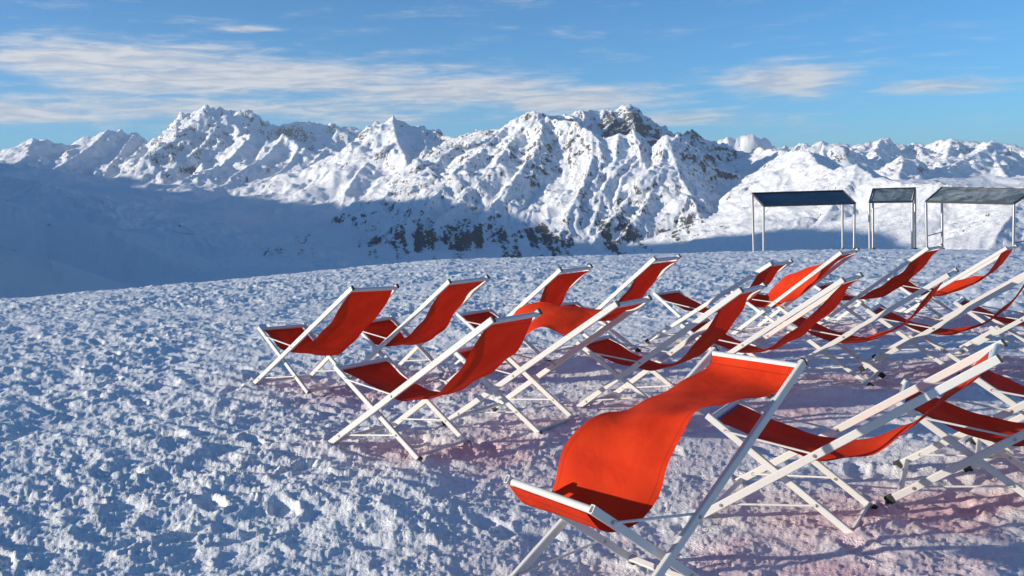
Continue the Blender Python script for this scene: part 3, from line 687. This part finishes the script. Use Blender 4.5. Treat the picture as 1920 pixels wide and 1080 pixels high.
TOPP = (lerp(A0X, A1X, .985), A1Z * .985); FRP = (B1X + .004, B1Z * .985)
STD = [(-.40, .765), (-.32, .645), (-.22, .53), (-.11, .435), (0, .37), (.10, .335), (.20, .325), (.31, .338), (.43, .375), (.55, .42), (.64, .462)]
def shift(p, dx=0, dz=0, amp=0): return [(x + dx, z + dz - amp * math.sin(math.pi * i / (len(p) - 1))) for i, (x, z) in enumerate(p)]
SL = {   # near edge, far edge (side profiles between the two bars)
'C0': ([(-.46, .80), (-.40, .757), (-.27, .745), (-.08, .747), (.05, .746), (.138, .727), (.19, .686), (.236, .638), (.285, .558), (.312, .49), (.35, .44), (.392, .404), (.43, .382), (.48, .372), (.55, .375), (.62, .395), (.662, .43)],
       [(-.47, .81), (-.41, .779), (-.225, .735), (-.08, .705), (.057, .68), (.20, .672), (.293, .658), (.364, .62), (.424, .553), (.46, .473), (.49, .41), (.525, .37), (.57, .362), (.63, .39), (.665, .43)]),
'C1': ([(-.393, .755), (-.241, .60), (-.088, .487), (.038, .411), (.181, .35), (.295, .322), (.407, .335), (.535, .404), (.62, .455)], [(-.40, .71), (-.22, .545), (-.08, .443), (.03, .356), (.157, .29), (.316, .25), (.44, .29), (.58, .39)]),
'C2': ([(-.389, .80), (-.34, .739), (-.267, .66), (-.18, .562), (-.067, .468), (.061, .389), (.19, .325), (.321, .302), (.453, .319), (.546, .365), (.63, .44)], [(-.322, .75), (-.237, .658), (-.137, .556), (-.048, .452), (.042, .378), (.249, .29), (.382, .262), (.50, .31), (.61, .42)]),
'C3': ([(-.408, .753), (-.317, .619), (-.241, .536), (-.163, .452), (-.069, .388), (.058, .35), (.171, .345), (.253, .36), (.387, .395), (.56, .44)], [(-.461, .772), (-.385, .634), (-.31, .570), (-.154, .464), (.089, .337), (.25, .318), (.428, .348), (.54, .397), (.63, .455)]),
'C4': ([(-.46, .82), (-.399, .775), (-.321, .715), (-.25, .66), (-.19, .645), (-.12, .662), (-.04, .68), (.02, .680), (.08, .662), (.13, .635), (.20, .57), (.28, .48), (.38, .40), (.48, .375), (.58, .41)],
       [(-.47, .825), (-.40, .79), (-.30, .772), (-.18, .778), (-.05, .782), (.08, .788), (.20, .795), (.31, .79), (.40, .765), (.46, .72), (.50, .65), (.53, .56), (.56, .47), (.60, .43), (.64, .45)]),
'C7': ([(-.431, .82), (-.362, .74), (-.291, .644), (-.189, .519), (-.074, .411), (.021, .353), (.108, .325), (.195, .318), (.306, .33), (.42, .362), (.535, .40), (.629, .447)], [(-.408, .80), (-.367, .707), (-.294, .611), (-.221, .524), (-.124, .43), (-.015, .362), (.12, .31), (.28, .31), (.45, .36), (.60, .43)]),
'C9': ([(-.40, .82), (-.338, .772), (-.248, .636), (-.148, .541), (-.037, .435), (.039, .394), (.105, .375), (.22, .33), (.35, .31), (.5, .35), (.61, .43)], [(-.44, .83), (-.33, .80), (-.172, .759), (-.021, .715), (.143, .665), (.291, .595), (.40, .50), (.49, .42), (.59, .42)]),
'C10': ([(-.45, .80), (-.387, .73), (-.305, .64), (-.212, .555), (-.117, .475), (-.02, .395), (.078, .331), (.158, .306), (.239, .312), (.342, .335), (.46, .375), (.60, .44)], [(-.424, .793), (-.387, .703), (-.321, .62), (-.225, .525), (-.097, .41), (.024, .335), (.126, .29), (.24, .29), (.38, .325), (.511, .375), (.62, .45)]),
'C11': ([(-.40, .82), (-.351, .78), (-.282, .687), (-.213, .625), (-.089, .54), (.038, .45), (.13, .40), (.223, .36), (.317, .33), (.42, .335), (.53, .37), (.62, .44)], [(-.42, .79), (-.35, .69), (-.24, .57), (-.10, .46), (.04, .37), (.18, .32), (.33, .305), (.48, .35), (.60, .43)]),
'C12': ([(-.45, .795), (-.407, .755), (-.358, .685), (-.291, .587), (-.224, .508), (-.138, .437), (-.05, .384), (.038, .34), (.129, .319), (.22, .318), (.313, .326), (.408, .36), (.50, .405), (.61, .45)], [(-.44, .80), (-.409, .75), (-.374, .685), (-.314, .602), (-.235, .515), (-.154, .44), (-.06, .385), (.05, .34), (.18, .32), (.32, .335), (.46, .38), (.60, .44)]),
'C13': ([(-.45, .80), (-.404, .70), (-.345, .61), (-.27, .54), (-.19, .47), (-.049, .391), (.06, .345), (.16, .32), (.30, .31), (.45, .345), (.60, .43)], [(-.423, .73), (-.355, .635), (-.26, .56), (-.187, .527), (-.10, .515), (-.0, .49), (.1, .45), (.22, .40), (.34, .36), (.48, .37), (.61, .44)]),
'C14': ([(-.424, .765), (-.345, .635), (-.267, .545), (-.188, .467), (-.1, .407), (-.002, .354), (.081, .331), (.165, .321), (.251, .330), (.337, .352), (.425, .38), (.55, .425)], [(-.44, .77), (-.407, .70), (-.329, .572), (-.248, .472), (-.157, .398), (-.05, .35), (.08, .32), (.22, .315), (.36, .345), (.50, .395), (.61, .44)]),
'C15': ([(-.45, .79), (-.38, .725), (-.326, .673), (-.247, .595), (-.15, .485), (-.084, .425), (-.025, .385), (.07, .357), (.177, .345), (.268, .356), (.361, .376), (.47, .405), (.58, .44)], [(-.475, .845), (-.445, .812), (-.402, .764), (-.375, .722), (-.324, .660), (-.29, .608), (-.244, .550), (-.192, .498), (-.12, .448), (-.055, .408), (.033, .375), (.14, .345), (.28, .35), (.42, .38), (.56, .43)]),
'C6': ([(-.40, .83), (-.334, .79), (-.254, .69), (-.161, .591), (-.067, .504), (.04, .42), (.16, .36), (.29, .33), (.43, .35), (.57, .42)], [(-.41, .82), (-.324, .765), (-.242, .669), (-.159, .571), (-.05, .46), (.08, .37), (.24, .31), (.42, .33), (.58, .42)]),
'C5': ([(-.40, .82), (-.354, .79), (-.309, .725), (-.263, .637), (-.17, .53), (-.05, .43), (.10, .35), (.27, .31), (.44, .34), (.59, .42)], [(-.41, .80), (-.35, .76), (-.28, .69), (-.188, .564), (-.06, .44), (.10, .34), (.28, .30), (.46, .34), (.60, .43)]),
}
MIDBUL = {'C9': -.07, 'C4': .02, 'C0': .004, 'C13': -.02}
def spline(pts, n):
    P = [np.array(p, float) for p in pts]; P = [2 * P[0] - P[1]] + P + [2 * P[-1] - P[-2]]; out = []
    for i in range(1, len(P) - 2):
        a, b, c, d = P[i - 1:i + 3]
        for t in np.linspace(0, 1, 9)[:-1]:
            out.append(.5 * ((2 * b) + (c - a) * t + (2 * a - 5 * b + 4 * c - d) * t * t + (3 * b - a - 3 * c + d) * t ** 3))
    out.append(P[-2]); q = np.array(out)
    L = np.r_[0, np.cumsum(np.hypot(*np.diff(q, axis=0).T))]; u = np.linspace(0, L[-1], n)
    return np.stack([np.interp(u, L, q[:, 0]), np.interp(u, L, q[:, 1])], 1)
def sling_mesh(key, rnd):
    near, far = SL.get(key, (None, None))
    if near is None:
        a = rnd.uniform(-.012, .012); near = shift(STD, 0, 0, a); far = shift(STD, 0, 0, rnd.uniform(-.015, .015))
    top = [(TOPP[0] - .002, TOPP[1] - .010)]; front = [(FRP[0] + .012, FRP[1] - .006)]
    nu, nv = 15, 84
    a = spline(top + list(near) + front, nv); b = spline(top + list(far) + front, nv)
    bul = MIDBUL.get(key, rnd.uniform(-.012, .004))
    wid = .415; th = .0012
    V = []; UV = []
    ph = rnd.uniform(0, 6)
    for j in range(nv):
        v = j / (nv - 1)
        p, q = a[j], b[j]
        tg = (a[min(j + 1, nv - 1)] - a[max(j - 1, 0)]) + (b[min(j + 1, nv - 1)] - b[max(j - 1, 0)])
        tg /= np.linalg.norm(tg); nn = np.array([-tg[1], tg[0]]); nn = nn if nn[1] > 0 else -nn
        env = math.sin(math.pi * min(max(v, 0), 1))
        for i in range(nu):
            u = i / (nu - 1)
            c = p * (1 - u) + q * u
            off = bul * 4 * u * (1 - u) * env + env * .0045 * math.sin(9 * u + 13 * v + ph) + (.006 * env * math.sin(34 * v + 3 * math.sin(4 * u + ph)) * (abs(u - .5) * 2) ** 3) + .002 * env * math.sin(23 * v - 5 * u + ph)
            c = c + nn * off
            wloc = wid * (1 - .025 * env)
            V.append(((c[0]), wloc * (.5 - u), c[1], nn[0], nn[1])); UV.append((u, v))
    me = bpy.data.meshes.new('fabric_sling')
    n = nu * nv
    vs = [(x + nx * th * s, y, z + nz * th * s) for s in (1, -1) for (x, y, z, nx, nz) in V]
    F = []
    for j in range(nv - 1):
        for i in range(nu - 1):
            k = j * nu + i
            F.append((k, k + 1, k + nu + 1, k + nu))
    me.from_pydata(vs[:n], [], F)
    uvl = me.uv_layers.new(name='UVMap')
    for l in me.loops: uvl.data[l.index].uv = UV[l.vertex_index]
    me.polygons.foreach_set('use_smooth', [True] * len(me.polygons))
    # rolled sleeves round the two bars are part of the same cloth
    return me
LAB = {
'C0': 'nearest chair, facing the camera, its orange-red cloth blown up into an S',
'C1': 'leftmost chair of all, alone at the left end of the back row',
'C2': 'second chair from the left in the back row, just right of the leftmost chair',
'C3': 'chair at the left end of the middle row, rusty patch on its near front foot',
'C4': 'chair in the middle row with its red cloth blown up into a broad hump',
'C5': 'third chair of the back row, partly behind the cloth humped up by wind',
'C6': 'fourth chair of the back row, rising right of the chair with humped cloth',
'C7': 'third chair of the middle row, right of the chair with humped cloth',
'C8': 'back row chair directly left of the one with billowing bright orange cloth',
'C9': 'back row chair whose cloth billows up bright orange between its two rails',
'C10': 'middle row chair directly behind the top bar of the nearest orange chair',
'C11': 'back row chair standing in front of the narrow middle canopy',
'C12': 'middle row chair seen edge-on, cloth a thin dark red arc below the narrow canopy',
'C13': 'back row chair at the far right, in front of the rightmost canopy posts',
'C14': 'middle row chair whose long rail reaches the right picture edge over a thin orange cloth',
'C15': 'front row chair right of the nearest one, seen from its side, striped top hem',
'C16': 'front row chair cut by right picture edge, behind the raised rails, with black feet',
'C18': 'last middle row chair at right picture edge, only seat and front legs in view',
'C19': 'front row chair mostly outside the right edge, striped hem showing under the raised rails'}
rnd = random.Random(7)
proto = None
def build_chair(key):
    global proto
    x, y, yaw, dp, z0, ro, dA = CH[key]
    root = bpy.data.objects.new('deck_chair', None); COL.objects.link(root)
    root.matrix_world = Matrix.Translation((x, y, z0)) @ Matrix.Rotation(yaw, 4, 'Z') @ Matrix.Rotation(ro, 4, 'X') @ Matrix.Rotation(-dp, 4, 'Y')
    root['label'] = LAB[key]; root['category'] = 'deck chair'; root['group'] = 'red canvas deck chairs set out on the snow'
    keys = {}
    for name, me, pk, k, back in PARTS:
        o = bpy.data.objects.new(name, me); COL.objects.link(o)
        if pk: o.parent = keys[pk]
        else:
            o.parent = root
            if back: o.location = AO; o.rotation_euler = (0, -dA, 0)
        if k: keys[k] = o
    if key == 'C3': keys['arn']['label'] = 'white back rail with a rusty foot'
    m = FABS if key in ('C12', 'C14', 'C15', 'C16', 'C18', 'C19') else FAB
    sl = link('fabric_sling', sling_mesh(key, rnd), m, root)
    return root
for k in CH: build_chair(k)

# ------------------------------------------------------------------ thin mountain air
bm = bmesh.new()
bmesh.ops.create_cube(bm, size=1.0)
zlo, zhi = float(co[:, 2].min()) - 1.0, float(co[:, 2].max()) + 20.0
hm, ht, hb = mat('mountain_air')
ht.nodes.remove(hb)
pv = N(ht, 'ShaderNodeVolumePrincipled'); pv.inputs['Color'].default_value = (.80, .90, 1, 1)
pv.inputs['Density'].default_value = HAZE; pv.inputs['Anisotropy'].default_value = .2
ho = [n for n in ht.nodes if n.type == 'OUTPUT_MATERIAL'][0]
ht.links.new(pv.outputs[0], ho.inputs['Volume'])
hz = link('haze', from_bm(bm, 'haze', hm), None, None, kind='stuff')
hz.scale = (72000, 72000, zhi - zlo); hz.location = (0, 0, (zhi + zlo) / 2)
